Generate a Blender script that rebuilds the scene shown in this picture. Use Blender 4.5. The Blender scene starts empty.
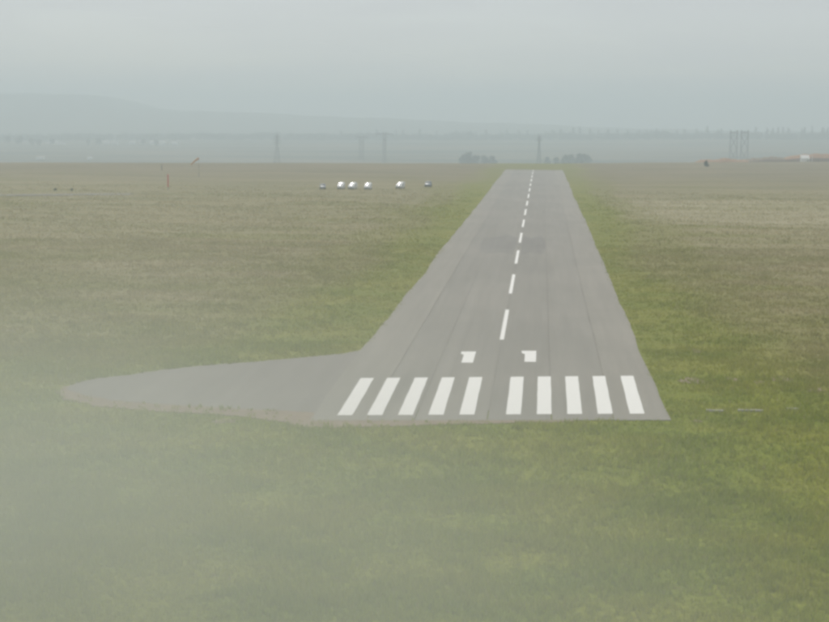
import bpy, math, random
import numpy as np
from mathutils import Vector, Matrix

random.seed(7)
rng = np.random.default_rng(11)
S = bpy.context.scene
COL = S.collection
R = math.radians

# ------------------------------------------------------------------ camera
cd = bpy.data.cameras.new('camera')
cam = bpy.data.objects.new('camera', cd)
COL.objects.link(cam)
S.camera = cam
cd.sensor_width = 36.0
cd.lens = 36.0 * 1600.0 / 829.0
cd.clip_start = 0.5
cd.clip_end = 20000
yaw, pitch, roll = 0.07796, 0.11765, R(0.5)
f = Vector((-math.sin(yaw) * math.cos(pitch), math.cos(yaw) * math.cos(pitch), -math.sin(pitch)))
r0 = Vector((math.cos(yaw), math.sin(yaw), 0)); u0 = r0.cross(f)
rx = math.cos(roll) * r0 + math.sin(roll) * u0
ux = -math.sin(roll) * r0 + math.cos(roll) * u0
m = Matrix((rx, ux, -f)).transposed().to_4x4()
m.translation = (0, 0, 25.0)
cam.matrix_world = m

# ------------------------------------------------------------------ sky and sun
SUN_EL, SUN_AZ = R(46), R(-14)          # morning sun, ahead of the aircraft and a little left of the runway
world = bpy.data.worlds.new('World')
S.world = world
world.use_nodes = True
nt = world.node_tree
for n in list(nt.nodes): nt.nodes.remove(n)
out = nt.nodes.new('ShaderNodeOutputWorld')
bg = nt.nodes.new('ShaderNodeBackground')
sky = nt.nodes.new('ShaderNodeTexSky')
sky.sky_type = 'NISHITA'
sky.sun_disc = False
sky.sun_elevation = SUN_EL
sky.sun_rotation = SUN_AZ
sky.altitude = 1500
sky.air_density = 1.0
sky.dust_density = 4.0
sky.ozone_density = 1.0
# thin high overcast: a veil of pale cloud over the clear sky, with faint streaks
tc = nt.nodes.new('ShaderNodeTexCoord')
mp = nt.nodes.new('ShaderNodeMapping'); mp.inputs['Scale'].default_value = (5.0, 5.0, 42.0)
nz = nt.nodes.new('ShaderNodeTexNoise'); nz.inputs['Scale'].default_value = 1.0; nz.inputs['Detail'].default_value = 5
nz.inputs['Distortion'].default_value = 0.6
rp = nt.nodes.new('ShaderNodeMapRange')
rp.inputs['From Min'].default_value = 0.35; rp.inputs['From Max'].default_value = 0.72
rp.inputs['To Min'].default_value = 0.66; rp.inputs['To Max'].default_value = 0.92
mx = nt.nodes.new('ShaderNodeMix'); mx.data_type = 'RGBA'
mx.inputs['B'].default_value = (6.15, 6.2, 6.4, 1)
L = nt.links.new
L(tc.outputs['Generated'], mp.inputs['Vector']); L(mp.outputs['Vector'], nz.inputs['Vector'])
L(nz.outputs['Fac'], rp.inputs['Value']); L(rp.outputs['Result'], mx.inputs['Factor'])
L(sky.outputs['Color'], mx.inputs['A']); L(mx.outputs['Result'], bg.inputs['Color'])
bg.inputs['Strength'].default_value = 0.1
L(bg.outputs['Background'], out.inputs['Surface'])

sd = bpy.data.lights.new('sun', 'SUN')
sd.energy = 2.2
sd.angle = R(0.8)
sd.color = (1.0, 0.95, 0.86)
sun = bpy.data.objects.new('sun', sd)
COL.objects.link(sun)
sdir = Vector((math.sin(SUN_AZ) * math.cos(SUN_EL), math.cos(SUN_AZ) * math.cos(SUN_EL), math.sin(SUN_EL)))
sun.rotation_euler = sdir.to_track_quat('Z', 'Y').to_euler()
sun.location = (0, 0, 130)

S.view_settings.view_transform = 'Standard'
S.view_settings.look = 'None'
S.view_settings.exposure = 0.0
S.view_settings.gamma = 1.0
S.view_settings.use_curve_mapping = False
S.render.engine = 'CYCLES'
S.cycles.use_denoising = True
S.cycles.volume_bounces = 1
S.cycles.max_bounces = 6
S.cycles.pixel_filter_type = 'BLACKMAN_HARRIS'
S.cycles.filter_width = 3.2

HAZE_DENSITY = 5.0e-4
GLARE_DENSITY = 0.024
HAZE_COLOR = (0.735, 0.852, 0.900)

# ------------------------------------------------------------------ helpers
def fin(o, **k):
    for a, b in k.items(): o[a] = b
    return o

def thing(name, loc, label, cat, group=None, rz=0):
    o = bpy.data.objects.new(name, None)
    COL.objects.link(o)
    o.location = loc; o.rotation_euler = (0, 0, rz); o.empty_display_size = 0.3
    o['label'] = label; o['category'] = cat
    if group: o['group'] = group
    return o

class MB:
    def __init__(s): s.v = []; s.f = []
    def add(s, vs, fs):
        k = len(s.v); s.v += [tuple(p) for p in vs]; s.f += [tuple(i + k for i in q) for q in fs]; return s
    def box(s, x0, y0, z0, x1, y1, z1):
        return s.add([(x0,y0,z0),(x1,y0,z0),(x1,y1,z0),(x0,y1,z0),(x0,y0,z1),(x1,y0,z1),(x1,y1,z1),(x0,y1,z1)],
                     [(0,3,2,1),(4,5,6,7),(0,1,5,4),(1,2,6,5),(2,3,7,6),(3,0,4,7)])
    def tube(s, p0, p1, r0, r1=None, n=8, cap=True):
        r1 = r0 if r1 is None else r1
        p0 = Vector(p0); p1 = Vector(p1); d = (p1 - p0).normalized()
        a = d.orthogonal().normalized(); b = d.cross(a)
        vs = []
        for p, r in ((p0, r0), (p1, r1)):
            for i in range(n):
                t = 2 * math.pi * i / n
                vs.append(p + (a * math.cos(t) + b * math.sin(t)) * r)
        fs = [(i, (i + 1) % n, n + (i + 1) % n, n + i) for i in range(n)]
        if cap: fs += [tuple(range(n - 1, -1, -1)), tuple(range(n, 2 * n))]
        return s.add(vs, fs)
    def loft(s, rings, caps=True):
        n = len(rings[0]); vs = [p for r in rings for p in r]; fs = []
        for j in range(len(rings) - 1):
            for i in range(n):
                fs.append((j*n+i, j*n+(i+1) % n, (j+1)*n+(i+1) % n, (j+1)*n+i))
        if caps:
            fs.append(tuple(range(n-1, -1, -1))); fs.append(tuple((len(rings)-1)*n + i for i in range(n)))
        return s.add(vs, fs)
    def mesh(s, name, mat, smooth=False):
        me = bpy.data.meshes.new(name); me.from_pydata(s.v, [], s.f); me.update()
        if mat: me.materials.append(mat)
        if smooth: me.polygons.foreach_set('use_smooth', [True] * len(me.polygons))
        return me
    def build(s, name, mat, parent=None, smooth=False):
        return link(name, s.mesh(name, mat, smooth), parent)

def link(name, me, parent=None):
    o = bpy.data.objects.new(name, me); COL.objects.link(o)
    if parent: o.parent = parent
    return o

def copy_tree(o, parent=None):
    c = o.copy(); COL.objects.link(c)
    if parent: c.parent = parent
    for ch in list(o.children): copy_tree(ch, c)
    return c

# ---- materials
class NB:
    """small node builder"""
    def __init__(s, name):
        s.m = bpy.data.materials.new(name); s.m.use_nodes = True
        s.t = s.m.node_tree; s.b = s.t.nodes['Principled BSDF']
        g = s.t.nodes.new('ShaderNodeNewGeometry'); s.pos = g.outputs['Position']; s.island = g.outputs['Random Per Island']; s.nrm = g.outputs['Normal']
        x = s.t.nodes.new('ShaderNodeSeparateXYZ'); s.t.links.new(s.pos, x.inputs[0])
        s.X, s.Y, s.Z = x.outputs
        s.oi = s.t.nodes.new('ShaderNodeObjectInfo').outputs['Random']
    def lk(s, a, b):
        if isinstance(a, (int, float)): b.default_value = a
        elif isinstance(a, tuple): b.default_value = (*a, 1.0) if len(a) == 3 and b.type == 'RGBA' else a
        else: s.t.links.new(a, b)
    def mt(s, op, a, b=0.0, clamp=False):
        n = s.t.nodes.new('ShaderNodeMath'); n.operation = op; n.use_clamp = clamp
        s.lk(a, n.inputs[0]); s.lk(b, n.inputs[1]); return n.outputs[0]
    def rng(s, v, a, b, c=0.0, d=1.0, smooth=True):
        n = s.t.nodes.new('ShaderNodeMapRange')
        if smooth: n.interpolation_type = 'SMOOTHSTEP'
        s.lk(v, n.inputs['Value'])
        n.inputs['From Min'].default_value = a; n.inputs['From Max'].default_value = b
        n.inputs['To Min'].default_value = c; n.inputs['To Max'].default_value = d
        return n.outputs['Result']
    def noise(s, scale, vec=(1, 1, 1), detail=3, rough=0.5, off=(0, 0, 0)):
        mpn = s.t.nodes.new('ShaderNodeMapping'); s.lk(s.pos, mpn.inputs['Vector'])
        mpn.inputs['Scale'].default_value = vec; mpn.inputs['Location'].default_value = off
        n = s.t.nodes.new('ShaderNodeTexNoise'); n.inputs['Scale'].default_value = scale
        n.inputs['Detail'].default_value = detail; n.inputs['Roughness'].default_value = rough
        s.lk(mpn.outputs[0], n.inputs['Vector']); return n.outputs['Fac']
    def mix(s, fac, a, b, mode='MIX'):
        n = s.t.nodes.new('ShaderNodeMix'); n.data_type = 'RGBA'; n.blend_type = mode
        s.lk(fac, n.inputs['Factor']); s.lk(a, n.inputs['A']); s.lk(b, n.inputs['B']); return n.outputs['Result']
    def scale(s, col, v):
        n = s.t.nodes.new('ShaderNodeVectorMath'); n.operation = 'SCALE'
        s.lk(col, n.inputs[0]); s.lk(v, n.inputs['Scale']); return n.outputs[0]
    def bump(s, h, strength=0.3, dist=0.05):
        n = s.t.nodes.new('ShaderNodeBump'); n.inputs['Strength'].default_value = strength; n.inputs['Distance'].default_value = dist
        s.lk(h, n.inputs['Height']); s.t.links.new(n.outputs[0], s.b.inputs['Normal'])
    def done(s, col, rough=0.8, spec=0.3, metal=0.0):
        s.lk(col, s.b.inputs['Base Color']); s.lk(rough, s.b.inputs['Roughness'])
        s.lk(spec, s.b.inputs['Specular IOR Level']); s.lk(metal, s.b.inputs['Metallic'])
        return s.m

def simple(name, col, rough=0.6, spec=0.4, metal=0.0, var=0.25, scale=1.5):
    b = NB(name)
    n = b.noise(scale, detail=4)
    return b.done(b.scale(col, b.rng(n, 0.3, 0.7, 1 - var, 1 + var)), rough, spec, metal)

RX0, RX1 = -19.1, 11.4       # runway edges
RC = -4.2                    # centreline

def meadow_colour(b):
    """colour of the meadow by where it grows: mown green strips along the runway, dry pasture farther off"""
    big = b.noise(0.011, (1.0, 0.45, 1), 4, 0.6)
    band = b.noise(0.05, (0.22, 1.0, 1), 4, 0.6, (31, 7, 0))
    mid = b.noise(0.09, (1, 1, 1), 4, 0.6, (5, 50, 0))
    small = b.noise(0.75, (1, 0.8, 1), 3, 0.6, (9, 2, 0))
    green = b.mix(b.rng(mid, 0.35, 0.65), (0.176, 0.212, 0.018), (0.236, 0.248, 0.028))
    olive = b.mix(b.rng(mid, 0.35, 0.65), (0.222, 0.212, 0.070), (0.262, 0.238, 0.096))
    green = b.mix(b.rng(b.Y, 135, 190, 0, 0.28), green, olive)
    straw = b.mix(b.rng(band, 0.35, 0.65), (0.242, 0.220, 0.108), (0.320, 0.275, 0.152))
    brown = b.mix(b.rng(band, 0.32, 0.68), (0.165, 0.140, 0.085), (0.265, 0.215, 0.135))
    # how dry: grows with the distance from the threshold and from the runway strip
    far = b.rng(b.Y, 120, 330)
    dr = b.mt('SUBTRACT', b.mt('ABSOLUTE', b.mt('SUBTRACT', b.X, -3.85)), 15.2)
    drn = b.mt('ADD', dr, b.mt('MULTIPLY', b.mt('SUBTRACT', big, 0.5), 30.0))
    off = b.rng(drn, 4, 24)
    dry = b.mt('MULTIPLY', b.mt('ADD', b.mt('MULTIPLY', far, 0.75), b.mt('MULTIPLY', b.mt('SUBTRACT', big, 0.42), 2.1)), b.mt('ADD', b.mt('MULTIPLY', off, 0.85), 0.15), True)
    c = b.mix(b.rng(dry, 0.02, 0.45), green, olive)
    dry2 = b.mt('MULTIPLY', b.mt('ADD', dry, b.mt('MULTIPLY', b.mt('SUBTRACT', band, 0.5), 1.6)), off, True)
    c = b.mix(b.rng(dry2, 0.45, 0.95, 0, 0.9), c, straw)
    # pale hay field right of the strip
    hay = b.mt('MULTIPLY', b.mt('MULTIPLY', b.rng(b.Y, 395, 425), b.rng(b.Y, 560, 500)), b.rng(b.mt('ADD', b.X, b.mt('MULTIPLY', b.mt('SUBTRACT', mid, 0.5), 40.0)), 20, 36))
    c = b.mix(b.mt('MULTIPLY', hay, b.rng(band, 0.3, 0.6, 0.25, 0.9)), c, (0.39, 0.345, 0.215))
    c = b.mix(b.mt('MULTIPLY', b.rng(b.Y, 480, 860), b.rng(off, 0, 1, 0.35, 0.85)), c, brown)
    # small bare and weedy spots; the dark green paints in shadow patches
    c = b.mix(b.rng(small, 0.60, 0.74, 0, 0.4), c, (0.205, 0.165, 0.090))
    c = b.mix(b.rng(small, 0.42, 0.28, 0, 0.4), c, (0.098, 0.126, 0.018))
    return c

def ground_mat():
    b = NB('meadow soil and grass')
    c = meadow_colour(b)
    fine = b.noise(3.5, (1, 0.7, 1), 4, 0.65)
    c = b.scale(c, b.rng(fine, 0.3, 0.7, 0.72, 1.28))
    # valley and hills beyond the airfield
    val = b.mix(b.rng(b.noise(0.007, (0.3, 1, 1), 5, 0.65), 0.38, 0.62), (0.060, 0.070, 0.040), (0.20, 0.165, 0.105))
    c = b.mix(b.rng(b.Y, 1500, 2100), c, val)
    c = b.mix(b.rng(b.Y, 3900, 4500), c, (0.17, 0.165, 0.12))
    b.bump(fine, 0.6, 0.25)
    return b.done(c, 0.95, 0.1)

def blade_mat():
    b = NB('grass blades')
    c = meadow_colour(b)
    c = b.mix(b.rng(b.island, 0.80, 1.0, 0, 0.7), c, (0.21, 0.18, 0.085))
    c = b.scale(c, b.rng(b.island, 0, 0.8, 1.25, 1.85))
    b.lk(0.0, b.b.inputs['Subsurface Weight'])
    mo = b.done(c, 0.7, 0.15)
    cn = b.t.nodes.new('ShaderNodeVectorMath'); cn.operation = 'ADD'; b.t.links.new(b.nrm, cn.inputs[0]); cn.inputs[1].default_value = (0, 0, 1.4)
    nn = b.t.nodes.new('ShaderNodeVectorMath'); nn.operation = 'NORMALIZE'; b.t.links.new(cn.outputs[0], nn.inputs[0])
    b.t.links.new(nn.outputs[0], b.b.inputs['Normal'])
    tr = b.t.nodes.new('ShaderNodeBsdfTranslucent'); b.lk(b.scale(c, 1.3), tr.inputs['Color'])
    ms = b.t.nodes.new('ShaderNodeMixShader'); ms.inputs[0].default_value = 0.3
    o = b.t.nodes['Material Output']
    b.t.links.new(b.b.outputs[0], ms.inputs[1]); b.t.links.new(tr.outputs[0], ms.inputs[2]); b.t.links.new(ms.outputs[0], o.inputs['Surface'])
    return mo

def asphalt_mat(name, col, warm):
    b = NB(name)
    st = b.noise(0.9, (1.0, 0.03, 1), 4, 0.6)
    mid = b.noise(0.06, (1.0, 0.5, 1), 4, 0.6)
    fine = b.noise(9, (1, 1, 1), 3, 0.7)
    c = b.mix(b.rng(mid, 0.35, 0.68), col, warm)
    c = b.scale(c, b.rng(st, 0.3, 0.7, 0.95, 1.05))
    c = b.scale(c, b.rng(fine, 0.3, 0.7, 0.86, 1.14))
    c = b.scale(c, b.rng(b.oi, 0, 1, 0.96, 1.04))
    b.bump(fine, 0.25, 0.01)
    return b.done(c, 0.85, 0.25)

def paint_mat():
    b = NB('worn white runway paint')
    n = b.noise(1.1, (1, 0.35, 1), 5, 0.7); n2 = b.noise(7, (1, 1, 1), 3, 0.7)
    c = b.mix(b.rng(n, 0.55, 0.85, 0, 0.40), (0.86, 0.85, 0.80), (0.55, 0.52, 0.47))
    c = b.scale(c, b.rng(n2, 0.3, 0.75, 1.02, 0.93))
    return b.done(c, 0.65, 0.3)

def dirt_mat(name, a, c2):
    b = NB(name)
    n = b.noise(0.6, (1, 1, 1), 5, 0.65)
    b.bump(n, 0.5, 0.1)
    return b.done(b.mix(b.rng(n, 0.3, 0.7), a, c2), 0.95, 0.1)

def leaf_mat(name, a, c2):
    b = NB(name)
    n = b.noise(0.35, detail=3)
    c = b.mix(b.rng(n, 0.35, 0.65), a, c2)
    c = b.scale(c, b.rng(b.island, 0, 1, 0.75, 1.3))
    c = b.scale(c, b.rng(b.oi, 0, 1, 0.85, 1.15))
    return b.done(c, 0.7, 0.2)

M = dict(
    ground=ground_mat(), blade=blade_mat(),
    asphalt=asphalt_mat('aged grey asphalt', (0.255, 0.240, 0.208), (0.285, 0.266, 0.230)),
    shoulder=asphalt_mat('bleached asphalt shoulder', (0.264, 0.247, 0.212), (0.294, 0.273, 0.233)),
    joint=simple('dark bitumen joint', (0.234, 0.216, 0.188), 0.9, 0.2),
    patchm=asphalt_mat('newer darker asphalt', (0.218, 0.206, 0.184), (0.242, 0.228, 0.202)),
    pad=asphalt_mat('worn turning pad asphalt', (0.225, 0.208, 0.184), (0.258, 0.238, 0.208)),
    paint=paint_mat(),
    dirt=dirt_mat('pale gravelly dirt', (0.26, 0.20, 0.145), (0.33, 0.26, 0.19)),
    redearth=dirt_mat('red brown earth', (0.34, 0.19, 0.11), (0.46, 0.29, 0.18)),
    darkearth=dirt_mat('dark turned earth', (0.09, 0.06, 0.045), (0.16, 0.11, 0.08)),
    slab=simple('weathered whitewashed concrete', (0.38, 0.36, 0.31), 0.85, 0.2),
    steel=simple('weathered dull steel', (0.07, 0.072, 0.075), 0.7, 0.3, 0.0),
    glassy=simple('glass insulator', (0.06, 0.09, 0.08), 0.2, 0.5),
    bark=simple('bark', (0.075, 0.060, 0.045), 0.9, 0.1),
    leafa=leaf_mat('dark bushy leaves', (0.030, 0.050, 0.022), (0.055, 0.075, 0.030)),
    leafb=leaf_mat('poplar leaves', (0.030, 0.048, 0.024), (0.060, 0.078, 0.036)),
    wall=simple('pale rendered wall', (0.84, 0.82, 0.77), 0.85, 0.2, var=0.1),
    roof=simple('weathered roof sheeting', (0.30, 0.22, 0.18), 0.7, 0.3),
    roofg=simple('grey metal roof', (0.32, 0.32, 0.32), 0.5, 0.4),
    dark=simple('dark opening', (0.04, 0.04, 0.045), 0.5, 0.4),
    white=simple('white vehicle paint', (0.80, 0.80, 0.80), 0.40, 0.35, var=0.03),
    blue=simple('dull blue grey vehicle paint', (0.20, 0.23, 0.29), 0.4, 0.4, var=0.05),
    glass=simple('dark vehicle glass', (0.05, 0.055, 0.06), 0.15, 0.8, var=0.05),
    rubber=simple('tyre rubber', (0.03, 0.03, 0.03), 0.85, 0.2),
    rim=simple('wheel rim metal', (0.45, 0.45, 0.46), 0.35, 0.5, 0.6),
    lens=simple('headlight lens', (0.6, 0.62, 0.62), 0.1, 0.7),
    red=simple('faded red paint', (0.62, 0.070, 0.050), 0.6, 0.3, var=0.1),
    orange=simple('faded orange fabric', (0.62, 0.30, 0.08), 0.8, 0.15, var=0.1),
    grey=simple('grey painted pole', (0.33, 0.33, 0.32), 0.5, 0.4),
)

# ------------------------------------------------------------------ terrain
def sstep(a, b, x):
    t = np.clip((x - a) / (b - a), 0, 1); return t * t * (3 - 2 * t)

HX = np.array([-4500, -2600, -2030, -1886, -1743, -1600, -1560, -1500, -1443, -1373, -1180, -831, -485, -143, 128, 364, 960, 2200, 4500], float)
HZ = np.array([80, 104, 111, 110, 113, 110, 104, 84, 70, 62, 56, 45, 33, 23, 15, 7, 2, 12, 30], float)

def terrain(X, Y):
    X = np.asarray(X, float); Y = np.asarray(Y, float)
    und = 0.28 * np.sin(X * 0.041 + 1.3) * np.sin(Y * 0.033 + 0.4) + 0.14 * np.sin(X * 0.11 + Y * 0.07)
    edge = np.minimum(np.maximum(np.abs(X + 3.85) - 17, 0), 400)
    edge = np.where((Y > 120) & (Y < 190) & (X > -55) & (X < 20), np.maximum(0, np.abs(X + 3.85) - 50), edge)
    edge = np.where((Y < 128), np.maximum(edge, (128 - Y)), edge)
    edge = np.where((Y > 880), np.maximum(edge, (Y - 880)), edge)
    plat = -0.03 + und * sstep(2, 40, edge)
    xc = np.clip(X, -700, 700)
    ye = 1035 + np.where(xc > 0, 0.70, 0.35) * xc
    d = Y - ye
    sp = 40.0
    drop = -0.042 * sp * np.logaddexp(0, d / sp)
    floor = -33 + 20 * np.clip((Y - 2100) / 1700, -0.4, 1) + 0.011 * np.clip(X, -1800, 1800) * np.clip(Y / 3800, 0, 1)
    floor = floor + 1.2 * np.sin(X * 0.006) * np.sin(Y * 0.005 + 1)
    k = 2.0
    far = k * np.logaddexp(drop / k, floor / k)
    w = sstep(-120, 60, d)
    z = plat * (1 - w) + (far + 0) * w
    z = np.where(d < -200, plat, np.minimum(z, np.maximum(plat, far)) )
    h = np.interp(X, HX, HZ)
    h = h + 1.6 * np.sin(X * 0.013 + 2) + 1.0 * np.sin(X * 0.031)
    t = sstep(4300, 5500, Y)
    z = z * (1 - t) + h * t
    z = z - 40 * sstep(5700, 6800, Y)
    return z

def tz(x, y): return float(terrain(x, y))

def spaced(a, b, lo, hi, ctr):
    """grid lines whose spacing grows away from ctr"""
    o = [ctr]
    x = ctr; 
    while x < b: x += lo + (hi - lo) * min(1, (x - ctr) / (b - ctr)) ; o.append(min(x, b))
    x = ctr
    while x > a: x -= lo + (hi - lo) * min(1, (ctr - x) / (ctr - a)); o.append(max(x, a))
    return np.array(sorted(set(o)))
xs = spaced(-4300, 4300, 5.0, 190.0, -4.0)
ys = np.concatenate([np.arange(-240, 60, 20), np.arange(60, 420, 4), np.arange(420, 1500, 10), np.arange(1500, 4200, 40), np.arange(4200, 6901, 60)]).astype(float)
GX, GY = np.meshgrid(xs, ys)
GZ = terrain(GX, GY)
nx, ny = len(xs), len(ys)
ver = np.stack([GX.ravel(), GY.ravel(), GZ.ravel()], 1)
ii = (np.arange(ny - 1)[:, None] * nx + np.arange(nx - 1)[None]).ravel()
quads = np.stack([ii, ii + 1, ii + nx + 1, ii + nx], 1)
me = bpy.data.meshes.new('ground'); me.from_pydata(ver.tolist(), [], quads.tolist()); me.update()
me.polygons.foreach_set('use_smooth', [True] * len(me.polygons)); me.materials.append(M['ground'])
fin(link('ground', me), kind='structure')

# ------------------------------------------------------------------ runway
RW0, RW1 = 133.3, 862.0
def front(x): return RW0 + 0.13 * (x + 3.85)
def strip(name, xa, xb, z0, z1, mat, parent, ya=None, yb=RW1, step=6.0, ja=0.0, jb=0.0):
    """a long slab between two slightly wandering edges"""
    n = int((yb - RW0) / step)
    b = MB(); L_, R_ = [], []
    wa = wb = 0.0
    for i in range(n + 1):
        t = i / n
        wa = wa * 0.8 + random.uniform(-ja, ja); wb = wb * 0.8 + random.uniform(-jb, jb)
        A, B = xa + wa, xb + wb
        fa = (front(A) if ya is None else ya); fb = (front(B) if ya is None else ya)
        L_.append((A, fa + (yb - fa) * t)); R_.append((B, fb + (yb - fb) * t))
    v, q = [], []
    for (a, c) in zip(L_, R_):
        v += [(a[0], a[1], z0), (a[0], a[1], z1), (c[0], c[1], z1), (c[0], c[1], z0)]
    for i in range(n):
        k = 4 * i
        q += [(k+1, k+2, k+6, k+5), (k, k+1, k+5, k+4), (k+2, k+3, k+7, k+6)]
    q += [(0, 3, 2, 1), (4*n, 4*n+1, 4*n+2, 4*n+3)]
    b.add(v, q)
    return b.build(name, mat, parent)

runway = strip('runway', RX0 + 0.25, RX1 - 0.25, -0.12, 0.016, M['joint'], None, ya=138.0, step=20)
runway['kind'] = 'structure'
seams = [RX0, -14.3, -10.3, RC, 1.25, 6.55, RX1]
SEAMJ = [0.16, 0.02, 0.02, 0.012, 0.012, 0.05, 0.16]
for i in range(6):
    a, c = seams[i], seams[i + 1]
    w = 0.05 if i in (3, 4) else 0.03
    strip('asphalt_lane', a + (0 if i == 0 else w), c - (0 if i == 5 else (0.05 if i in (3, 4) else 0.03)), 0.0, 0.034,
          M['shoulder'] if i in (0, 5) else M['asphalt'], runway, ja=SEAMJ[i] if i == 0 else SEAMJ[i] * 0.4, jb=SEAMJ[i + 1] if i == 5 else SEAMJ[i + 1] * 0.4)

def flat(name, pts, z, mat, parent, t=0.004):
    n = len(pts)
    b = MB().add([(x, y, z - t) for x, y in pts] + [(x, y, z) for x, y in pts],
                 [tuple(range(n, 2 * n))] + [(i, (i + 1) % n, n + (i + 1) % n, n + i) for i in range(n)])
    return b.build(name, mat, parent)

# darker resurfaced squares across the middle of the runway, and cracks
flat('asphalt_patch', [(-11.6, 312), (-10.2, 306), (-8.0, 309), (-5.1, 305.5), (-4.7, 330), (-4.9, 349), (-7, 360), (-9.4, 352), (-11.9, 347), (-12.3, 330)], 0.040, M['patchm'], runway)
flat('asphalt_patch', [(-3.7, 306), (-1.6, 310), (0.6, 307), (1.15, 322), (1.1, 341), (0.2, 358), (-1.8, 350), (-3.6, 356)], 0.040, M['patchm'], runway)
def crack(x0, y0, x1, y1, w=0.05, amp=0.12):
    n = int(abs(y1 - y0) / 3) + 2
    l, r = [], []
    ph = 0
    for i in range(n):
        t = i / (n - 1); ph = ph * 0.85 + random.uniform(-amp, amp)
        x = x0 + (x1 - x0) * t + ph; y = y0 + (y1 - y0) * t
        ww = w * random.uniform(0.5, 1.2)
        l.append((x - ww, y)); r.append((x + ww, y))
    b = MB()
    v = [(x, y, 0.039) for p in zip(l, r) for x, y in p]
    b.add(v, [(2*i, 2*i+1, 2*i+3, 2*i+2) for i in range(n - 1)])
    return b.build('sealed_crack', M['joint'], runway)
crack(6.45, 136.3, 6.7, 420, 0.055, 0.07); crack(6.7, 420, 7.6, 700, 0.05, 0.1)
crack(1.25, 137, 1.3, 330, 0.035, 0.02); crack(-8.6, 140, -8.3, 240, 0.03, 0.04); crack(-14.4, 150, -14.1, 300, 0.03, 0.05)

ZP = 0.0425
for i, xc in enumerate([-16.5, -13.95, -11.3, -8.70, -6.03, -2.0, 0.66, 3.33, 6.0, 8.78]):
    hw = 0.64
    lean = -0.25 + 0.45 * (i / 9)
    yb0 = lambda x: 135.95 + 0.155 * (x + 3.85)
    yt0 = lambda x: 156.5 + 0.19 * (x + 3.85)
    L0, R0 = xc - hw, xc + hw
    nseg = 8
    left = []; right = []
    for k in range(nseg + 1):
        t = k / nseg; j = random.uniform(-0.02, 0.02)
        sx = lean * (t - 0.5)
        left.append((L0 + sx + j, yb0(L0) * (1 - t) + yt0(L0) * t)); right.append((R0 + sx + random.uniform(-0.02, 0.02), yb0(R0) * (1 - t) + yt0(R0) * t))
    flat('threshold_bar', left[::-1] + right, ZP, M['paint'], runway)
def digit_one(x, y):
    pts = [(x, y), (x + 1.22, y + 0.1), (x + 1.22, y + 8.3), (x - 0.38, y + 8.1), (x - 0.38, y + 6.5), (x, y + 5.6)]
    flat('runway_numeral_one', pts, ZP, M['paint'], runway)
digit_one(-7.98, 165.5); digit_one(-1.40, 167.0)
y = 184.0
while y < 850:
    e = min(y + 30, 856)
    flat('centreline_dash', [(RC - 0.25, y), (RC + 0.25, y), (RC + 0.25, e), (RC - 0.25, e)], ZP, M['paint'], runway)
    y += 50.6

# ------------------------------------------------------------------ turning pad and its dirt edges
pad_pts = [(-18.8, 178.5), (-19.6, 173.0), (-21.5, 169.8), (-25.2, 166.7), (-29.5, 163.3), (-34.5, 159.8), (-37.6, 156.6), (-40.0, 153.2), (-42.5, 150.8),
           (-43.7, 148.4), (-44.0, 145.6), (-43.1, 143.0), (-41.1, 141.2), (-38.2, 139.1), (-34.1, 137.6), (-29.5, 136.7), (-25.8, 136.1), (-19.3, 134.9), (-18.8, 134.2)]
def rough(pts, amp, sub=4):
    o = []
    for i in range(len(pts)):
        a = pts[i]; c = pts[(i + 1) % len(pts)]
        for k in range(sub):
            t = k / sub
            o.append((a[0] + (c[0] - a[0]) * t + random.uniform(-amp, amp), a[1] + (c[1] - a[1]) * t + random.uniform(-amp, amp)))
    return o
pad = flat('turning_pad', rough(pad_pts, 0.22), 0.028, M['pad'], None, 0.1); pad['kind'] = 'structure'
edge_pts = [(-42.0, 147.6), (-42.4, 145.2), (-41.6, 143.6), (-40.0, 142.4), (-37.6, 140.4), (-33.8, 138.9), (-29.3, 138.0), (-25.6, 137.4), (-19.3, 136.2), (-18.6, 134.4)] + [(-12.0, 132.6), (-4.0, 133.6), (3.0, 134.4), (3.0, 133.6), (-4.0, 132.0), (-9, 130.5), (-14, 129.1), (-19.2, 127.9), (-21.0, 130.2), (-25.8, 132.7), (-29.6, 133.4), (-34.3, 134.2), (-38.8, 136.0), (-42.3, 138.9), (-44.0, 141.8), (-44.4, 145.3)]
dirt = flat('gravel_verge', rough(edge_pts, 0.22), 0.024, M['dirt'], None, 0.05); dirt['kind'] = 'structure'
def blob(cx, cy, rx_, ry_, name='bare_patch', mat='dirt'):
    n = 22
    pts = []
    for i in range(n):
        a = 2 * math.pi * i / n; k = random.uniform(0.55, 1.15)
        pts.append((cx + rx_ * k * math.cos(a), cy + ry_ * k * math.sin(a)))
    z = max(tz(px_, py_) for px_, py_ in pts) + 0.03
    o = flat(name, pts, z, M[mat], None, 0.12); o['kind'] = 'structure'; return o
for a in [(13.56, 135.3, .5, .7), (15.0, 157, 1.5, 2.2), (19.2, 158.5, .9, 1.2), (24.0, 159, 1.2, 2.4), (21.8, 157, .8, 1.6), (17.5, 178, .6, 2),
          (26.5, 153, .9, 1.3), (-26, 130.5, 1.2, 1.1)]:
    blob(*a)
# service road far left
road = MB()
pl = [(-420, 452), (-300, 480), (-215, 504), (-176, 516), (-150, 527), (-138, 534)]
v = []
for i, (x, y) in enumerate(pl):
    for s in (-1, 1): v.append((x, y + s * 4.5, tz(x, y + s * 4.5) + 0.12))
road.add(v, [(2*i, 2*i+2, 2*i+3, 2*i+1) for i in range(len(pl) - 1)])
fin(road.build('service_road', M['patchm']), kind='structure')

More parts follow.
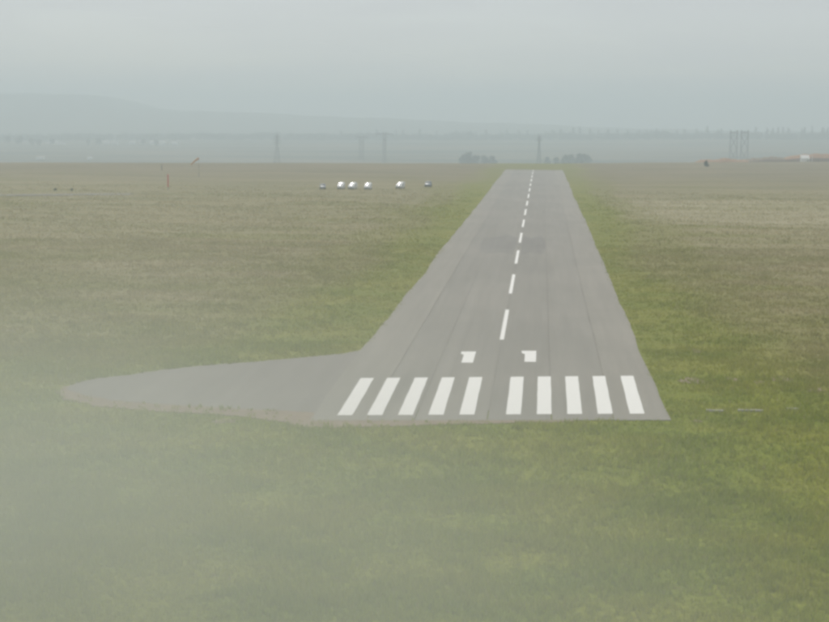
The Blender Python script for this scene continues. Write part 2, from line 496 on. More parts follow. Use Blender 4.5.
# ------------------------------------------------------------------ grass
pad_poly = np.array(pad_pts)
def inside(P, poly):
    x, y = P[:, 0], P[:, 1]; c = np.zeros(len(P), bool); n = len(poly)
    for i in range(n):
        x0, y0 = poly[i]; x1, y1 = poly[(i + 1) % n]
        h = ((y0 > y) != (y1 > y)) & (x < (x1 - x0) * (y - y0) / (y1 - y0 + 1e-12) + x0); c ^= h
    return c
def vnoise(x, y, s, seed):
    g = np.random.default_rng(seed).random((64, 64))
    u, w = x / s, y / s; i, j = np.floor(u).astype(int), np.floor(w).astype(int); a, b = u - i, w - j
    a = a*a*(3-2*a); b = b*b*(3-2*b)
    G = lambda p, q: g[p % 64, q % 64]
    return (G(i,j)*(1-a)+G(i+1,j)*a)*(1-b)+(G(i,j+1)*(1-a)+G(i+1,j+1)*a)*b
def tufts(y0, y1, per_m2, nb, h, w, spread):
    xa, xb = -0.36 * y1 - 8, 0.24 * y1 + 8
    n = int((y1 - y0) * (xb - xa) * per_m2)
    P = np.stack([rng.uniform(xa, xb, n), rng.uniform(y0, y1, n)], 1)
    P = P[(P[:, 0] > -0.355 * P[:, 1] - 6) & (P[:, 0] < 0.235 * P[:, 1] + 6)]
    fr = 133.3 + 0.13 * (P[:, 0] + 3.85)
    jit = rng.normal(0, 0.12, len(P))
    on = (P[:, 0] > RX0 - 0.1 + jit) & (P[:, 0] < RX1 + 0.1 + jit) & (P[:, 1] > fr - 0.1) & (P[:, 1] < RW1)
    on |= inside(P + rng.normal(0, 0.15, P.shape), pad_poly)
    verge = inside(P, np.array(edge_pts)) & (rng.random(len(P)) > 0.12)
    P = P[~(on | verge)]
    hn = vnoise(P[:, 0], P[:, 1], 4.5, 3) * 0.6 + vnoise(P[:, 0], P[:, 1], 1.6, 5) * 0.4
    keep = rng.random(len(P)) < (0.35 + 0.9 * hn) * (1 - sstep(430, 660, P[:, 1]))
    P, hn = P[keep], hn[keep]
    near = np.minimum(np.abs(P[:, 0] - RX0), np.abs(P[:, 0] - RX1))
    mow = 0.55 + 0.45 * sstep(1, 9, near); mow = np.where(P[:, 1] < 130, 1.0, mow)
    H = h * (0.45 + 1.1 * hn) * mow
    k = len(P)
    base = np.repeat(np.column_stack([P, terrain(P[:, 0], P[:, 1])]), nb, 0)
    HH = np.repeat(H, nb) * rng.uniform(0.6, 1.25, k * nb)
    base[:, :2] += rng.normal(0, spread, (k * nb, 2))
    ang = rng.uniform(0, 2 * math.pi, k * nb); ww = w * rng.uniform(0.6, 1.4, k * nb)
    dx = np.cos(ang) * ww; dy = np.sin(ang) * ww
    A = base.copy(); A[:, 0] -= dx; A[:, 1] -= dy; A[:, 2] -= 0.04
    B = base.copy(); B[:, 0] += dx; B[:, 1] += dy; B[:, 2] -= 0.04
    T = base.copy(); T[:, 2] += HH; T[:, :2] += rng.normal(0, 0.35, (k * nb, 2)) * HH[:, None]
    return np.stack([A, B, T], 1).reshape(-1, 3)
parts = [tufts(62, 110, 17, 5, 0.34, 0.035, 0.10), tufts(110, 180, 7, 5, 0.36, 0.05, 0.14), tufts(180, 330, 1.9, 5, 0.32, 0.09, 0.30), tufts(330, 660, 0.30, 5, 0.34, 0.16, 0.7)]
V = np.concatenate(parts).astype(np.float32)
me = bpy.data.meshes.new('grass')
nv = len(V); nf = nv // 3
me.vertices.add(nv); me.vertices.foreach_set('co', V.ravel())
me.loops.add(nv); me.loops.foreach_set('vertex_index', np.arange(nv, dtype=np.int32))
me.polygons.add(nf); me.polygons.foreach_set('loop_start', np.arange(0, nv, 3, dtype=np.int32))
me.update(calc_edges=True); me.materials.append(M['blade'])
fin(link('grass', me), kind='stuff')
print('grass triangles', nf)

# ------------------------------------------------------------------ trees
def crown_mesh(name, h, rad, base, n, leaf, shape, mat, seed):
    """leaf clumps spread through an uneven crown volume"""
    r = np.random.default_rng(seed)
    b = MB()
    lobes = []
    if shape == 'round':
        for i in range(7):
            a = r.uniform(0, 6.28); q = r.uniform(0.1, 0.6) * rad
            lobes.append((q * math.cos(a), q * math.sin(a), base + (h - base) * r.uniform(0.12, 0.78), rad * r.uniform(0.4, 0.65)))
    else:
        for i in range(9):
            t = (i + 0.5) / 9
            q = rad * (0.35 + 0.65 * math.sin(math.pi * min(1, 0.25 + 0.72 * t))) * r.uniform(0.75, 1.15)
            lobes.append((r.normal(0, rad * 0.15), r.normal(0, rad * 0.15), base + (h - base) * (0.04 + 0.9 * t), q))
    for i in range(n):
        lx, ly, lz, lr = lobes[r.integers(len(lobes))]
        d = r.normal(0, 1, 3); d /= np.linalg.norm(d); d *= lr * r.uniform(0.45, 1.05)
        c = Vector((lx + d[0], ly + d[1], lz + d[2] * (1.0 if shape == 'round' else 1.2)))
        a = Vector(r.normal(0, 1, 3)).normalized(); e = a.orthogonal().normalized(); s = leaf * r.uniform(0.6, 1.4)
        a *= s; e *= s * 0.7
        b.add([c - a, c - e * 0.9, c + a, c + e], [(0, 1, 2, 3)])
    return b.mesh(name, mat)
def trunk_mesh(h, r0_, limbs, rad, base, seed):
    q = random.Random(seed); b = MB()
    b.tube((0, 0, -0.5), (0.02 * h, 0, h * 0.55), r0_, r0_ * 0.55, 7); b.tube((0.02 * h, 0, h * 0.55), (0.0, 0.02 * h, h * 0.9), r0_ * 0.55, r0_ * 0.15, 6)
    for i in range(limbs):
        a = q.uniform(0, 6.28); z = q.uniform(0.25, 0.6) * h; l = rad * q.uniform(0.5, 0.85)
        b.tube((0.015 * h, 0, z), (l * math.cos(a), l * math.sin(a), z + l * q.uniform(0.6, 1.1)), r0_ * 0.4, r0_ * 0.1, 5)
    return b.mesh('trunk', M['bark'], True)

BUSHY = [(trunk_mesh(1.0 * 7, 0.16, 5, 2.2, 1, s), crown_mesh('crown', 7, 2.3, 0.1, 620, 0.40, 'round', M['leafa'], s)) for s in (1, 2, 3)]
POPLAR = [(trunk_mesh(26, 0.45, 6, 1.6, 3, s), crown_mesh('crown', 26, 2.6, 2.0, 170, 1.1, 'tall', M['leafb'], s)) for s in (11, 12, 13, 14)]
ROUND = [(trunk_mesh(16, 0.4, 6, 4, 3, s), crown_mesh('crown', 16, 5.5, 2.0, 200, 1.2, 'round', M['leafb'], s)) for s in (21, 22, 23)]
def tree(name, kind, x, y, top, label, cat, group, h0, wide=1.0):
    z = tz(x, y); k = (top - z) / h0
    o = thing(name, (x, y, z), label, cat, group, random.uniform(0, 6.28))
    o.scale = (k * wide, k * wide, k)
    tm, cm = kind
    link('trunk', tm, o); link('crown', cm, o)
    return o
g = 'dark trees left of the far runway end'
for i, (x, y, t, l, w) in enumerate([
    (-100.9, 2085, -13.3, 'dark hazy bushy tree at the outer left of the clump by the far runway end', 1.0),
    (-92.2, 2095, -9.9, 'tallest dark hazy tree of the clump left of the far runway end', 0.9),
    (-84.8, 2085, -14.0, 'rounded hazy tree just right of the tallest one by the far runway end', 1.1),
    (-73.7, 2110, -14.7, 'lower faint tree second from the right in the clump left of the runway end', 1.2),
    (-63.2, 2105, -16.0, 'lowest faint tree nearest the runway in the clump left of its far end', 1.2)]):
    tree('bushy_tree', BUSHY[i % 3], x, y, t, l, 'tree', g, 7, w)
g = 'dark trees right of the far runway end'
for i, (x, y, t, l, w) in enumerate([
    (8.4, 2130, -17.5, 'small faint bush beside the slender pylon behind the runway end', 1.0),
    (20.0, 2140, -17.0, 'small faint bush between the slender pylon and the right-hand tree clump', 1.0),
    (31.8, 2120, -13.6, 'leftmost dark tree of the clump right of the far runway end', 1.15),
    (40.9, 2130, -12.7, 'broad dark tree second from the left in the clump right of the runway end', 1.25),
    (51.1, 2120, -10.4, 'tallest dark tree of the clump right of the far runway end', 1.1),
    (60.2, 2130, -11.7, 'dark tree at the right end of the clump right of the runway end', 1.15)]):
    tree('bushy_tree', BUSHY[(i + 1) % 3], x, y, t, l, 'tree', g, 7, w)
tree('bushy_tree', BUSHY[0], 96.8, 957, 4.6, 'lone dark green bush standing in the dry field below the twin pylons', 'bush', None, 7, 0.95)
for i, (x, y, t, l) in enumerate([(-163, 548, 1.2, 'low dark shrub nearer the end of the service road at far left'), (-168.5, 546, 1.3, 'low dark shrub farther from the road end at far left')]):
    tree('low_shrub', BUSHY[i], x, y, t, l, 'shrub', 'shrubs beside the service road', 7, 1.6)

POP = [(-483.5, 2.2),(-467.0, 4.6),(-382.0, 12.4),(-337.3, 9.3),(-318.5, 10.6),(-283.3, 10.9),(-245.8, 7.8),(-201.4, 10.5),(-166.3, 12.0),(-129.0, 10.0),(-96.4, 11.4),(-80.1, 13.9),(-54.6, 13.0),(-33.7, 10.9),(8.1, 12.4),(24.3, 12.5),(42.8, 16.1),(72.9, 18.7),(89.0, 20.0),(109.8, 17.9),(130.6, 14.6),(151.3, 13.7),(174.3, 15.0),(195.0, 16.4),(227.2, 15.5),(240.9, 16.8),(261.6, 18.1),(282.2, 16.0),(309.7, 16.2),(328.0, 18.7),(357.6, 17.8),(378.2, 24.8),(401.0, 19.3),(414.6, 18.3),(494.2, 21.3),(510.1, 21.4),(526.0, 20.4),(544.1, 22.9),(557.7, 24.1),(571.3, 20.8),(591.6, 22.2),(605.2, 23.4),(625.5, 29.3),(641.3, 23.7),(652.6, 26.1)]
for i, (x, t) in enumerate(POP):
    y = 3750 + random.uniform(-60, 60)
    lab = 'tall hazy poplar in the far tree line along the horizon right of the runway' if x > 10 else 'tall hazy poplar in the far tree line along the horizon left of the slender pylon'
    grp = 'poplars on the horizon right of the runway' if x > 10 else 'poplars on the horizon left of the slender pylon'
    if abs(t - 24.8) < .01: lab, grp = 'tallest thin poplar of the far tree line above the lone bush', None
    elif abs(t - 29.3) < .01: lab, grp = 'tallest thin poplar of the far tree line above the white hut', None
    tree('poplar_tree', POPLAR[i % 4], x, y, t - random.uniform(0, 4), lab, 'tree', grp, 26, random.uniform(0.9, 1.9))
for i, (x, t) in enumerate([(-1083.5, -8.7),(-1068.9, -10.6),(-1060.5, -6.4),(-1043.9, -12.3),(-1021.0, -12.1),(-1008.5, -12.0),(-979.5, -13.8),(-917.3, -13.2),(-892.5, -8.9),(-810.0, -12.2),(-773.0, -11.8)]):
    tree('round_tree', ROUND[i % 3], x, 3200 + random.uniform(-40, 40), t, 'hazy blue-green tree among the pale houses of the far left settlement', 'tree', 'trees of the far left settlement', 16, random.uniform(0.9, 1.3))

# distant woodland, one hazy mass that nobody could count
r = np.random.default_rng(5); b = MB()
for i in range(2600):
    x = r.uniform(-1750, 1250); y = r.uniform(3700, 4250) if r.random() < 0.6 else r.uniform(3700, 3800)
    z = tz(x, y); q_ = 0.5 + 0.5 * math.sin(x * 0.013 + 1) * math.sin(x * 0.041); h = r.uniform(8, 15) * (0.7 + 0.6 * q_); w = h * r.uniform(0.3, 0.5)
    for k in range(18):
        c = Vector((x + r.normal(0, w * 0.5), y + r.normal(0, w * 0.5), z + h * r.uniform(0.15, 0.95)))
        a = Vector(r.normal(0, 1, 3)).normalized(); e = a.orthogonal().normalized(); s = r.uniform(1.4, 3.2)
        b.add([c - a * s, c - e * s, c + a * s, c + e * s], [(0, 1, 2, 3)])
fin(b.build('distant_woodland', M['leafb']), kind='stuff')

# ------------------------------------------------------------------ power pylons
def beam(b, p, q, w): b.tube(p, q, w * 0.5, w * 0.5, 4, False)
def lattice(x, y, top, base, waist, arms, label, w=0.5, peak=3.0):
    z = tz(x, y) - 0.3; H = top - z
    o = thing('lattice_pylon', (x, y, z), label, 'pylon', None, 0.15)
    wz = 0.62 * H; tw = waist * 0.55
    def half(zz): return base + (waist - base) * zz / wz if zz < wz else waist + (tw - waist) * (zz - wz) / (H - wz - peak)
    for sx in (-1, 1):
        for sy in (-1, 1):
            b = MB(); beam(b, (sx * base, sy * base, 0), (sx * waist, sy * waist, wz), w); beam(b, (sx * waist, sy * waist, wz), (sx * tw, sy * tw, H - peak), w * 0.8)
            b.build('leg', M['steel'], o)
    b = MB(); zz = 0; step = H * 0.16
    while zz < H - peak - 1:
        z2 = min(zz + step, H - peak); a, c = half(zz), half(z2)
        for (p, q) in (((-1, -1), (1, -1)), ((1, -1), (1, 1)), ((1, 1), (-1, 1)), ((-1, 1), (-1, -1))):
            beam(b, (p[0]*a, p[1]*a, zz), (q[0]*c, q[1]*c, z2), w * 0.5); beam(b, (q[0]*a, q[1]*a, zz), (p[0]*c, p[1]*c, z2), w * 0.5)
            beam(b, (p[0]*c, p[1]*c, z2), (q[0]*c, q[1]*c, z2), w * 0.5)
        zz = z2; step *= 0.86
    b.build('bracing', M['steel'], o)
    b = MB()
    for sx in (-1, 1):
        for sy in (-1, 1): beam(b, (sx * tw, sy * tw, H - peak), (0, 0, H), w * 0.6)
    b.build('peak', M['steel'], o)
    for az, al in arms:
        zz = H - az; hw = half(zz); b = MB()
        beam(b, (-al, 0, zz), (al, 0, zz), w * 0.6)
        for sx in (-1, 1):
            for sy in (-1, 1):
                beam(b, (sx * hw, sy * hw, zz), (sx * al, 0, zz), w * 0.6); beam(b, (sx * hw, sy * hw, zz + 1.9), (sx * al, 0, zz), w * 0.5)
            beam(b, (sx * (hw + al) / 2, 0, zz), (sx * hw, 0, zz + 1.9), w * 0.4)
        ar = b.build('cross_arm', M['steel'], o)
        for sx in (-1, 1):
            MB().tube((sx * al, 0, zz), (sx * al, 0, zz - 2.4), 0.16, 0.16, 6).build('insulator', M['glassy'], ar)
    return o
def portal(x, y, top, gap, arm, arm_z, label, group=None, w=0.7, cross=True):
    z = tz(x, y) - 0.3; H = top - z
    o = thing('portal_pylon', (x, y, z), label, 'pylon', group, 0.1)
    for sx in (-1, 1):
        b = MB(); beam(b, (sx * gap * 0.5 * 1.12, 0, 0), (sx * gap * 0.5, 0, H), w); b.build('leg', M['steel'], o)
    b = MB(); hz = H - arm_z
    for zz in (hz, hz + 1.8): beam(b, (-arm, 0, zz if zz == hz else zz), (arm, 0, zz), w * 0.55)
    n = 8
    for i in range(n):
        xa = -arm + 2 * arm * i / n; xb = -arm + 2 * arm * (i + 1) / n
        beam(b, (xa, 0, hz + (1.8 if i % 2 else 0)), (xb, 0, hz + (0 if i % 2 else 1.8)), w * 0.4)
    ar = b.build('cross_arm', M['steel'], o)
    for xx in (-arm * 0.95, 0, arm * 0.95): MB().tube((xx, 0, hz), (xx, 0, hz - 2.6), 0.18, 0.18, 6).build('insulator', M['glassy'], ar)
    b = MB(); gx = gap * 0.53
    nn = 2 if cross else 5
    for i in range(nn):
        za = hz * (0.08 + 0.84 * i / nn); zb = hz * (0.08 + 0.84 * (i + 1) / nn)
        beam(b, (-gx, 0, za), (gx, 0, zb), w * 0.8); beam(b, (gx, 0, za), (-gx, 0, zb), w * 0.8); beam(b, (-gx, 0, zb), (gx, 0, zb), w * 0.4)
    b.build('bracing', M['steel'], o)
    return o
lattice(-339.5, 2050, 8.6, 4.6, 1.2, [(4.5, 4.2), (8.5, 5.2), (12.5, 4.2)], 'lattice pylon with splayed legs, leftmost of the pylons on the hazy plain', 0.85)
portal(-258.2, 2300, 2.8, 5.4, 8.5, 1.2, 'shorter hazy portal pylon just left of the wide-armed one', None, 0.9, False)
portal(-210.3, 2150, 11.8, 3.4, 11.5, 4.5, 'narrow bodied pylon with a very wide cross-arm left of the runway', None, 0.9, False)
lattice(-3.3, 2150, 9.1, 2.5, 1.1, [(3.5, 3.2), (7.0, 3.6)], 'slender lattice pylon straight behind the far end of the runway', 0.9)
portal(264.4, 2250, 17.7, 9.0, 6.0, 4.5, 'left one of the twin cross-braced portal pylons at right', 'twin portal pylons', 1.6)
portal(279.2, 2250, 17.8, 9.0, 6.0, 4.5, 'right one of the twin cross-braced portal pylons at right', 'twin portal pylons', 1.6)

# ------------------------------------------------------------------ far settlement
for i, (x, zc) in enumerate([(-1074.4, -17.7),(-1052.9, -21.6),(-1035.8, -20.4),(-1018.6, -21.3),(-1005.8, -24.3),(-993.0, -25.2),(-903.4, -26.4),(-890.6, -26.3),(-882.1, -28.3),(-852.3, -25.9),(-835.3, -23.7),(-803.5, -23.4),(-792.9, -22.3),(-780.2, -21.1),(-769.7, -23.1),(-754.8, -20.8)]):
    y = 3300 + random.uniform(-30, 30)
    z = tz(x, y) - 0.3
    L_ = random.uniform(7, 13); W_ = random.uniform(6, 9); h = max(4, zc - z + 2) if False else random.uniform(4, 8)
    o = thing('far_house', (x, y, z), 'tiny pale house in the hazy settlement on the far left plain', 'house', 'houses of the far left settlement', random.uniform(-0.3, 0.3))
    wl = MB().box(-L_/2, -W_/2, 0, L_/2, W_/2, h).build('wall', M['wall'], o)
    rf = MB().add([(-L_/2-.4, -W_/2-.4, h), (L_/2+.4, -W_/2-.4, h), (L_/2+.4, W_/2+.4, h), (-L_/2-.4, W_/2+.4, h), (-L_/2, 0, h + 2.2), (L_/2, 0, h + 2.2)],
              [(0, 1, 5, 4), (2, 3, 4, 5), (0, 4, 3), (1, 2, 5), (3, 2, 1, 0)]).build('roof', random.choice([M['roof'], M['roofg'], M['roofg']]), o)
    for k in (-0.28, 0.05, 0.3):
        MB().box(L_*k, -W_/2 - 0.06, 1.0, L_*k + 1.1, -W_/2 + 0.02, 2.4).build('window', M['dark'], o)
    MB().box(-L_*0.12, -W_/2 - 0.05, 0.05, -L_*0.12 + 1.0, -W_/2 + 0.02, 2.1).build('door', M['dark'], o)
for i, (x, l) in enumerate([(-742.8, 'pale low shed at the edge of the valley, left of its twin'), (-736.8, 'pale low shed at the edge of the valley, right of its twin'), (-665.3, 'pale low shed alone at the valley edge beside no other')]):
    y = 2330; z = -33.0
    z = tz(x, y) - 0.3
    o = thing('low_shed', (x, y, z), l, 'shed', 'sheds at the valley edge')
    MB().box(-3.2, -3, 0, 3.2, 3, 3.6).build('wall', M['wall'], o)
    MB().add([(-3.5, -3.3, 3.6), (3.5, -3.3, 3.6), (3.5, 3.3, 4.5), (-3.5, 3.3, 4.5), (-3.5, -3.3, 3.5), (3.5, -3.3, 3.5), (3.5, 3.3, 3.5), (-3.5, 3.3, 3.5)],
             [(0, 1, 2, 3), (4, 7, 6, 5), (0, 4, 5, 1), (1, 5, 6, 2), (2, 6, 7, 3), (3, 7, 4, 0)]).build('roof', M['roofg'], o)

# ------------------------------------------------------------------ earth banks, hut and post at the right edge
def bank(name, x0, x1, yc, wid, hfun, mat):
    n = 40; k = 9; v = []; q = []
    for i in range(n + 1):
        x = x0 + (x1 - x0) * i / n
        e = math.sin(math.pi * min(1, max(0, i / n))) ** 0.35
        hh = hfun(x) * e * random.uniform(0.88, 1.08)
        for j in range(k + 1):
            t = j / k; y = yc + (t - 0.5) * wid
            z = tz(x, y) - 0.25 + hh * (math.sin(math.pi * t) ** 0.8) * random.uniform(0.93, 1.05)
            v.append((x, y, z))
    for i in range(n):
        for j in range(k):
            a = i * (k + 1) + j; q.append((a, a + k + 1, a + k + 2, a + 1))
    return fin(MB().add(v, q).build(name, mat), kind='structure')
bank('dark_earth_bank', 148, 300, 1200, 18, lambda x: 3.0 + 0.5 * math.sin(x * .2), M['darkearth'])
bank('red_earth_bank', 172, 320, 1232, 30, lambda x: 7.4 + 0.5 * math.sin(x * .17), M['redearth'])
bank('tan_earth_bank', 150, 186, 1218, 20, lambda x: 4.6 + 0.5 * math.sin(x * .3), M['dirt'])
bank('low_red_bank', 108, 146, 1150, 16, lambda x: 2.9 + 0.4 * math.sin(x * .4), M['redearth'])

hx, hy = 189.6, 1178.0; hz_ = tz(hx, hy) - 0.15
hut = thing('white_hut', (hx, hy, hz_), 'small white hut with a low sloping roof in front of the red earth bank', 'hut', None, 0.08)
MB().add([(-2.9, -2, 0), (2.9, -2, 0), (2.9, 2, 0), (-2.9, 2, 0), (-2.9, -2, 2.48), (2.9, -2, 2.48), (2.9, 2, 4.48), (-2.9, 2, 4.48)],
         [(0, 3, 2, 1), (4, 5, 6, 7), (0, 1, 5, 4), (1, 2, 6, 5), (2, 3, 7, 6), (3, 0, 4, 7)]).build('wall', M['wall'], hut)
MB().add([(-3.1, -2.3, 2.4), (3.1, -2.3, 2.4), (3.1, 2.3, 4.7), (-3.1, 2.3, 4.7), (-3.1, -2.3, 2.55), (3.1, -2.3, 2.55), (3.1, 2.3, 4.85), (-3.1, 2.3, 4.85)],
         [(4, 5, 6, 7), (3, 2, 1, 0), (0, 1, 5, 4), (1, 2, 6, 5), (2, 3, 7, 6), (3, 0, 4, 7)]).build('roof', M['wall'], hut)
dr = MB().box(1.2, -2.05, 0.05, 2.1, -1.99, 2.15).build('door', M['slab'], hut)
MB().box(1.95, -2.10, 1.0, 2.02, -2.05, 1.12).build('handle', M['steel'], dr)
px_, py_ = 195.0, 1180.0
po = thing('white_post', (px_, py_, tz(px_, py_) - 0.2), 'thin white post standing right of the small white hut', 'post')
MB().tube((0, 0, 0), (0, 0, 4.1), 0.28, 0.26, 8).build('shaft', M['wall'], po)
MB().tube((0, 0, 4.1), (0, 0, 4.3), 0.34, 0.20, 8).build('cap', M['wall'], po)

# ------------------------------------------------------------------ windsock, marker posts
wx, wy = -153.3, 711.6
ws = thing('windsock', (wx, wy, tz(wx, wy) - 0.1), 'faded orange windsock drooping from a thin grey pole in the left field', 'windsock')
MB().tube((0, 0, 0), (0, 0, 8.4), 0.13, 0.07, 8).build('pole', M['grey'], ws)
MB().box(-0.5, -0.5, 0, 0.5, 0.5, 0.25).build('base', M['slab'], ws)
d = Vector((-0.82, -0.1, -0.57)).normalized(); p0 = Vector((-0.12, 0, 8.15)); rings = []
a = d.orthogonal().normalized(); bb = d.cross(a)
sock = MB()
for i in range(9):
    t = i / 8; c = p0 + d * 4.3 * t - Vector((0, 0, 0.5 * t * t)); rr = 0.48 - 0.24 * t
    rings.append([c + (a * math.cos(2*math.pi*k/12) + bb * math.sin(2*math.pi*k/12)) * rr * (1 + 0.08 * math.sin(5*k + 3*i)) for k in range(12)])
sock.loft(rings, False).build('sock', M['orange'], ws, True)
hoop = MB()
for k in range(12):
    t0 = 2*math.pi*k/12; t1 = 2*math.pi*(k+1)/12
    hoop.tube(p0 + (a*math.cos(t0)+bb*math.sin(t0))*0.5, p0 + (a*math.cos(t1)+bb*math.sin(t1))*0.5, 0.03, 0.03, 5)
hoop.build('hoop', M['steel'], ws)

mx_, my_ = -133.1, 565.6
mk = thing('marker_post', (mx_, my_, tz(mx_, my_) - 0.1), 'tall red marker post on a thin grey stem in the left field', 'marker post')
MB().tube((0, 0, 0), (0, 0, 1.2), 0.10, 0.10, 8).build('stem', M['grey'], mk)
MB().tube((0, 0, 1.2), (0, 0, 5.5), 0.24, 0.24, 12).build('sleeve', M['red'], mk)
MB().tube((0, 0, 5.5), (0, 0, 5.7), 0.24, 0.08, 12).build('cap', M['red'], mk)
gx_, gy_ = -189.0, 790.0
gp = thing('field_post', (gx_, gy_, tz(gx_, gy_) - 0.1), 'short dull grey post in the field left of the windsock', 'post')
MB().tube((0, 0, 0), (0, 0, 2.6), 0.22, 0.18, 8).build('shaft', M['steel'], gp)
MB().tube((0, 0, 2.6), (0, 0, 2.75), 0.28, 0.12, 8).build('cap', M['steel'], gp)

for i, (x, y, w, l) in enumerate([(15.6, 140.2, 1.7, 'faded white concrete slab in the grass nearest the runway corner'),
                                  (18.7, 140.7, 2.3, 'longest faded white concrete slab in the grass, middle of three'),
                                  (22.6, 142.1, 1.2, 'shortest faded white concrete slab in the grass, farthest from the runway')]):
    z = tz(x, y) - 0.1
    o = thing('marker_slab', (x, y, z), l, 'marker slab', 'white slabs in the grass beside the threshold', random.uniform(-.06, .06))
    k = 0.05
    MB().add([(-w/2, -.3, 0), (w/2, -.3, 0), (w/2, .3, 0), (-w/2, .3, 0), (-w/2+k, -.3+k, .24), (w/2-k, -.3+k, .24), (w/2-k, .3-k, .24), (-w/2+k, .3-k, .24)],
             [(4, 5, 6, 7), (0, 1, 5, 4), (1, 2, 6, 5), (2, 3, 7, 6), (3, 0, 4, 7)]).build('block', M['slab'], o)

# ------------------------------------------------------------------ parked vehicles
def ring(y, hw, z0, z1, rad, n=5):
    pts = []
    for (cx, cz, a0) in ((hw - rad, z1 - rad, 0), (-hw + rad, z1 - rad, 90), (-hw + rad, z0 + rad, 180), (hw - rad, z0 + rad, 270)):
        for i in range(n):
            t = R(a0 + 90 * i / (n - 1)); pts.append((cx + rad * math.cos(t), y, cz + rad * math.sin(t)))
    return pts
def wheel(par, x, y, r_):
    s = 1 if x > 0 else -1
    t = MB().tube((x - 0.11, y, r_), (x + 0.11, y, r_), r_, r_, 18).build('wheel', M['rubber'], par, False)
    MB().tube((x + s * 0.10, y, r_), (x + s * 0.125, y, r_), r_ * 0.6, r_ * 0.5, 12).build('rim', M['rim'], t)
def quad(name, pts, mat, par, th=0.012):
    n = (Vector(pts[1]) - Vector(pts[0])).cross(Vector(pts[2]) - Vector(pts[0])).normalized() * th
    p = [Vector(q) for q in pts]
    return MB().add([q - n for q in p] + [q + n for q in p], [(4, 5, 6, 7), (3, 2, 1, 0), (0, 1, 5, 4), (1, 2, 6, 5), (2, 3, 7, 6), (3, 0, 4, 7)]).build(name, mat, par)
def make_van(label, grp):
    o = thing('parked_van', (0, 0, 0), label, 'van', grp)
    st = [(-2.60, .78, .42, .90, .15), (-2.52, .92, .34, 1.12, .2), (-2.1, .98, .30, 1.31, .2), (-1.7, 1.0, .30, 1.485, .2), (-0.3, .96, .30, 2.09, .2), (0.05, .96, .30, 2.22, .22),
          (0.7, .97, .30, 2.34, .24), (2.0, .97, .30, 2.32, .24), (2.48, .95, .32, 2.18, .24), (2.56, .88, .42, 2.0, .2)]
    MB().loft([ring(*s) for s in st]).build('body', M['white'], o, True)
    g = MB(); cols = 12; v = []
    for k in range(cols + 1):                       # glass bowed from side to side
        u = 2 * k / cols - 1; bow = 0.30 * u * u
        for (hw, yy, zz) in ((.80, -1.74, 1.60), (.72, -0.50, 2.13)):
            for dz in (-0.16, 0.0): v.append((hw * u, yy + bow * 0.5, zz - bow * 0.45 + dz))
    q = []
    for k in range(cols):
        i = 4 * k
        q += [(i + 1, i + 5, i + 7, i + 3), (i, i + 2, i + 6, i + 4), (i, i + 4, i + 5, i + 1), (i + 2, i + 3, i + 7, i + 6)]
    q += [(0, 1, 3, 2), (4 * cols, 4 * cols + 2, 4 * cols + 3, 4 * cols + 1)]
    g.add(v, q)
    g.add([(p[0], p[1], p[2] + 0.004) for j, p in enumerate(v) if j % 2], [(2 * k, 2 * k + 2, 2 * k + 3, 2 * k + 1) for k in range(cols)])   # outer skin with its own smooth normals
    ws_ = g.build('windscreen', M['glass'], o)
    for p in ws_.data.polygons:
        if p.index >= len(q): p.use_smooth = True
    for s in (-1, 1):
        quad('side_window', [(s * .975, -0.9, 1.35), (s * .97, 0.3, 1.35), (s * .965, 0.3, 1.95), (s * .965, -0.2, 1.92)], M['glass'], o)
        MB().box(s * .62 - .16, -2.58, .80, s * .62 + .16, -2.49, .98).build('headlight', M['lens'], o)
        MB().box(s * 1.06 - .10, -1.36, 1.36, s * 1.06 + .10, -1.26, 1.56).build('mirror', M['rubber'], o)
        for yy in (-1.75, 1.5): wheel(o, s * .90, yy, .34)
    MB().box(-.92, -2.68, .36, .92, -2.56, .58).build('bumper', M['rubber'], o)
    return o
def make_car(label, grp):
    o = thing('parked_car', (0, 0, 0), label, 'car', grp)
    st = [(-2.15, .68, .40, .68, .12), (-2.05, .82, .30, .84, .18), (-1.2, .88, .26, 1.02, .2), (-0.85, .89, .26, 1.12, .22), (-0.2, .87, .26, 1.62, .25), (0.3, .86, .26, 1.72, .26),
          (1.3, .86, .26, 1.68, .26), (1.9, .85, .28, 1.30, .25), (2.1, .80, .36, .98, .2)]
    MB().loft([ring(*s) for s in st]).build('body', M['blue'], o, True)
    quad('windscreen', [(-.70, -0.84, 1.14), (.70, -0.84, 1.14), (.62, -0.2, 1.62), (-.62, -0.2, 1.62)], M['glass'], o)
    for s in (-1, 1):
        quad('side_window', [(s * .89, -0.55, 1.08), (s * .89, 1.4, 1.08), (s * .85, 1.2, 1.50), (s * .85, -0.15, 1.50)], M['glass'], o)
        MB().box(s * .55 - .15, -2.13, .60, s * .55 + .15, -2.04, .75).build('headlight', M['lens'], o)
        for yy in (-1.35, 1.3): wheel(o, s * .80, yy, .31)
    MB().box(-.8, -2.2, .34, .8, -2.1, .52).build('bumper', M['rubber'], o)
    return o
GV = 'vehicles parked in a row in the left field'
van = make_van('white van second from the left in the row parked in the dry field', GV)
car = make_car('dull blue grey car at the left end of the parked row', GV)
def park(o, x, y, rz, label=None, sc=1.0):
    o.location = (x, y, tz(x, y) + 0.02); o.rotation_euler = (0, 0, rz); o.scale = (sc, sc, sc)
    if label: o['label'] = label
park(van, -74.2, 593.5, R(-2.5), None, 1.08)
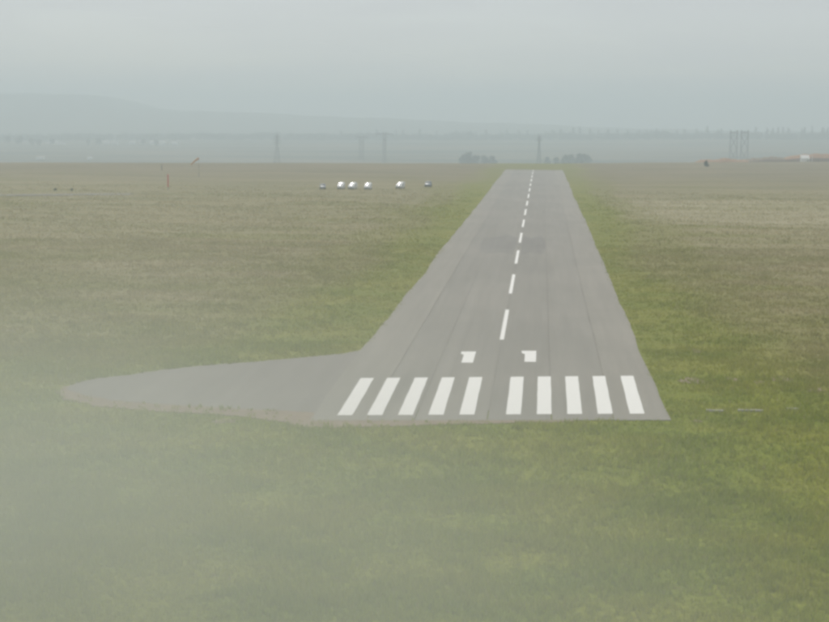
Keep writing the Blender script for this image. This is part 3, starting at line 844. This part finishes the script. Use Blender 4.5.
for x, y, rz, l in [(-70.0, 594.6, R(-9), 'brightest white van, third from the left in the parked row'),
                    (-64.4, 596.5, R(-4), 'white van in the middle of the parked row before the wide gap'),
                    (-53.4, 609.0, R(-12), 'white van standing apart, second from the right in the parked row')]:
    park(copy_tree(van), x, y, rz, l, 1.08)
park(car, -80.8, 591.5, R(10), None, 1.15)
park(copy_tree(car), -43.6, 621.5, R(-4), 'dull blue grey car at the right end of the parked row nearest the runway', 1.25)

# ------------------------------------------------------------------ haze
hm = bpy.data.materials.new('morning haze'); hm.use_nodes = True
ht = hm.node_tree
for n in list(ht.nodes): ht.nodes.remove(n)
ho = ht.nodes.new('ShaderNodeOutputMaterial'); hv = ht.nodes.new('ShaderNodeVolumePrincipled')
hv.inputs['Color'].default_value = (*HAZE_COLOR, 1); hv.inputs['Density'].default_value = HAZE_DENSITY
hv.inputs['Anisotropy'].default_value = 0.3
ht.links.new(hv.outputs[0], ho.inputs['Volume'])
zmin = float(GZ.min()) - 1.5
haze = MB().box(-4400, -300, zmin, 4400, 7000, 135.0).build('haze', hm)
haze['kind'] = 'stuff'

# volume added over the meadow, left of the approach, to imitate windscreen glare
mm = bpy.data.materials.new('windscreen glare'); mm.use_nodes = True
t = mm.node_tree
for n in list(t.nodes): t.nodes.remove(n)
o_ = t.nodes.new('ShaderNodeOutputMaterial'); v_ = t.nodes.new('ShaderNodeVolumePrincipled')
v_.inputs['Color'].default_value = (0.84, 0.88, 0.84, 1); v_.inputs['Anisotropy'].default_value = 0.2
tcn = t.nodes.new('ShaderNodeTexCoord')
ln = t.nodes.new('ShaderNodeVectorMath'); ln.operation = 'LENGTH'; t.links.new(tcn.outputs['Object'], ln.inputs[0])
fr_ = t.nodes.new('ShaderNodeMapRange'); fr_.interpolation_type = 'SMOOTHERSTEP'
fr_.inputs['From Min'].default_value = 1.0; fr_.inputs['From Max'].default_value = 0.0
fr_.inputs['To Min'].default_value = 0.0; fr_.inputs['To Max'].default_value = GLARE_DENSITY
t.links.new(ln.outputs['Value'], fr_.inputs['Value'])
mn = t.nodes.new('ShaderNodeTexNoise'); mn.inputs['Scale'].default_value = 2.2; mn.inputs['Detail'].default_value = 2
t.links.new(tcn.outputs['Object'], mn.inputs['Vector'])
mr = t.nodes.new('ShaderNodeMapRange'); mr.inputs['From Min'].default_value = 0.3; mr.inputs['From Max'].default_value = 0.7
mr.inputs['To Min'].default_value = 0.7; mr.inputs['To Max'].default_value = 1.3
t.links.new(mn.outputs['Fac'], mr.inputs['Value'])
ml = t.nodes.new('ShaderNodeMath'); ml.operation = 'MULTIPLY'
t.links.new(fr_.outputs['Result'], ml.inputs[0]); t.links.new(mr.outputs['Result'], ml.inputs[1]); t.links.new(ml.outputs[0], v_.inputs['Density'])
t.links.new(v_.outputs[0], o_.inputs['Volume'])
rings = []
for i in range(1, 16):
    a = math.pi * i / 16
    rings.append([(math.sin(a) * math.cos(2*math.pi*k/24), math.sin(a) * math.sin(2*math.pi*k/24), -math.cos(a)) for k in range(24)])
glare_veil = MB().loft(rings).build('glare_veil', mm)
glare_veil.location = (-26, 55, 3); glare_veil.scale = (57, 66, 26); glare_veil.rotation_euler = (0, 0, R(18))
glare_veil['kind'] = 'stuff'
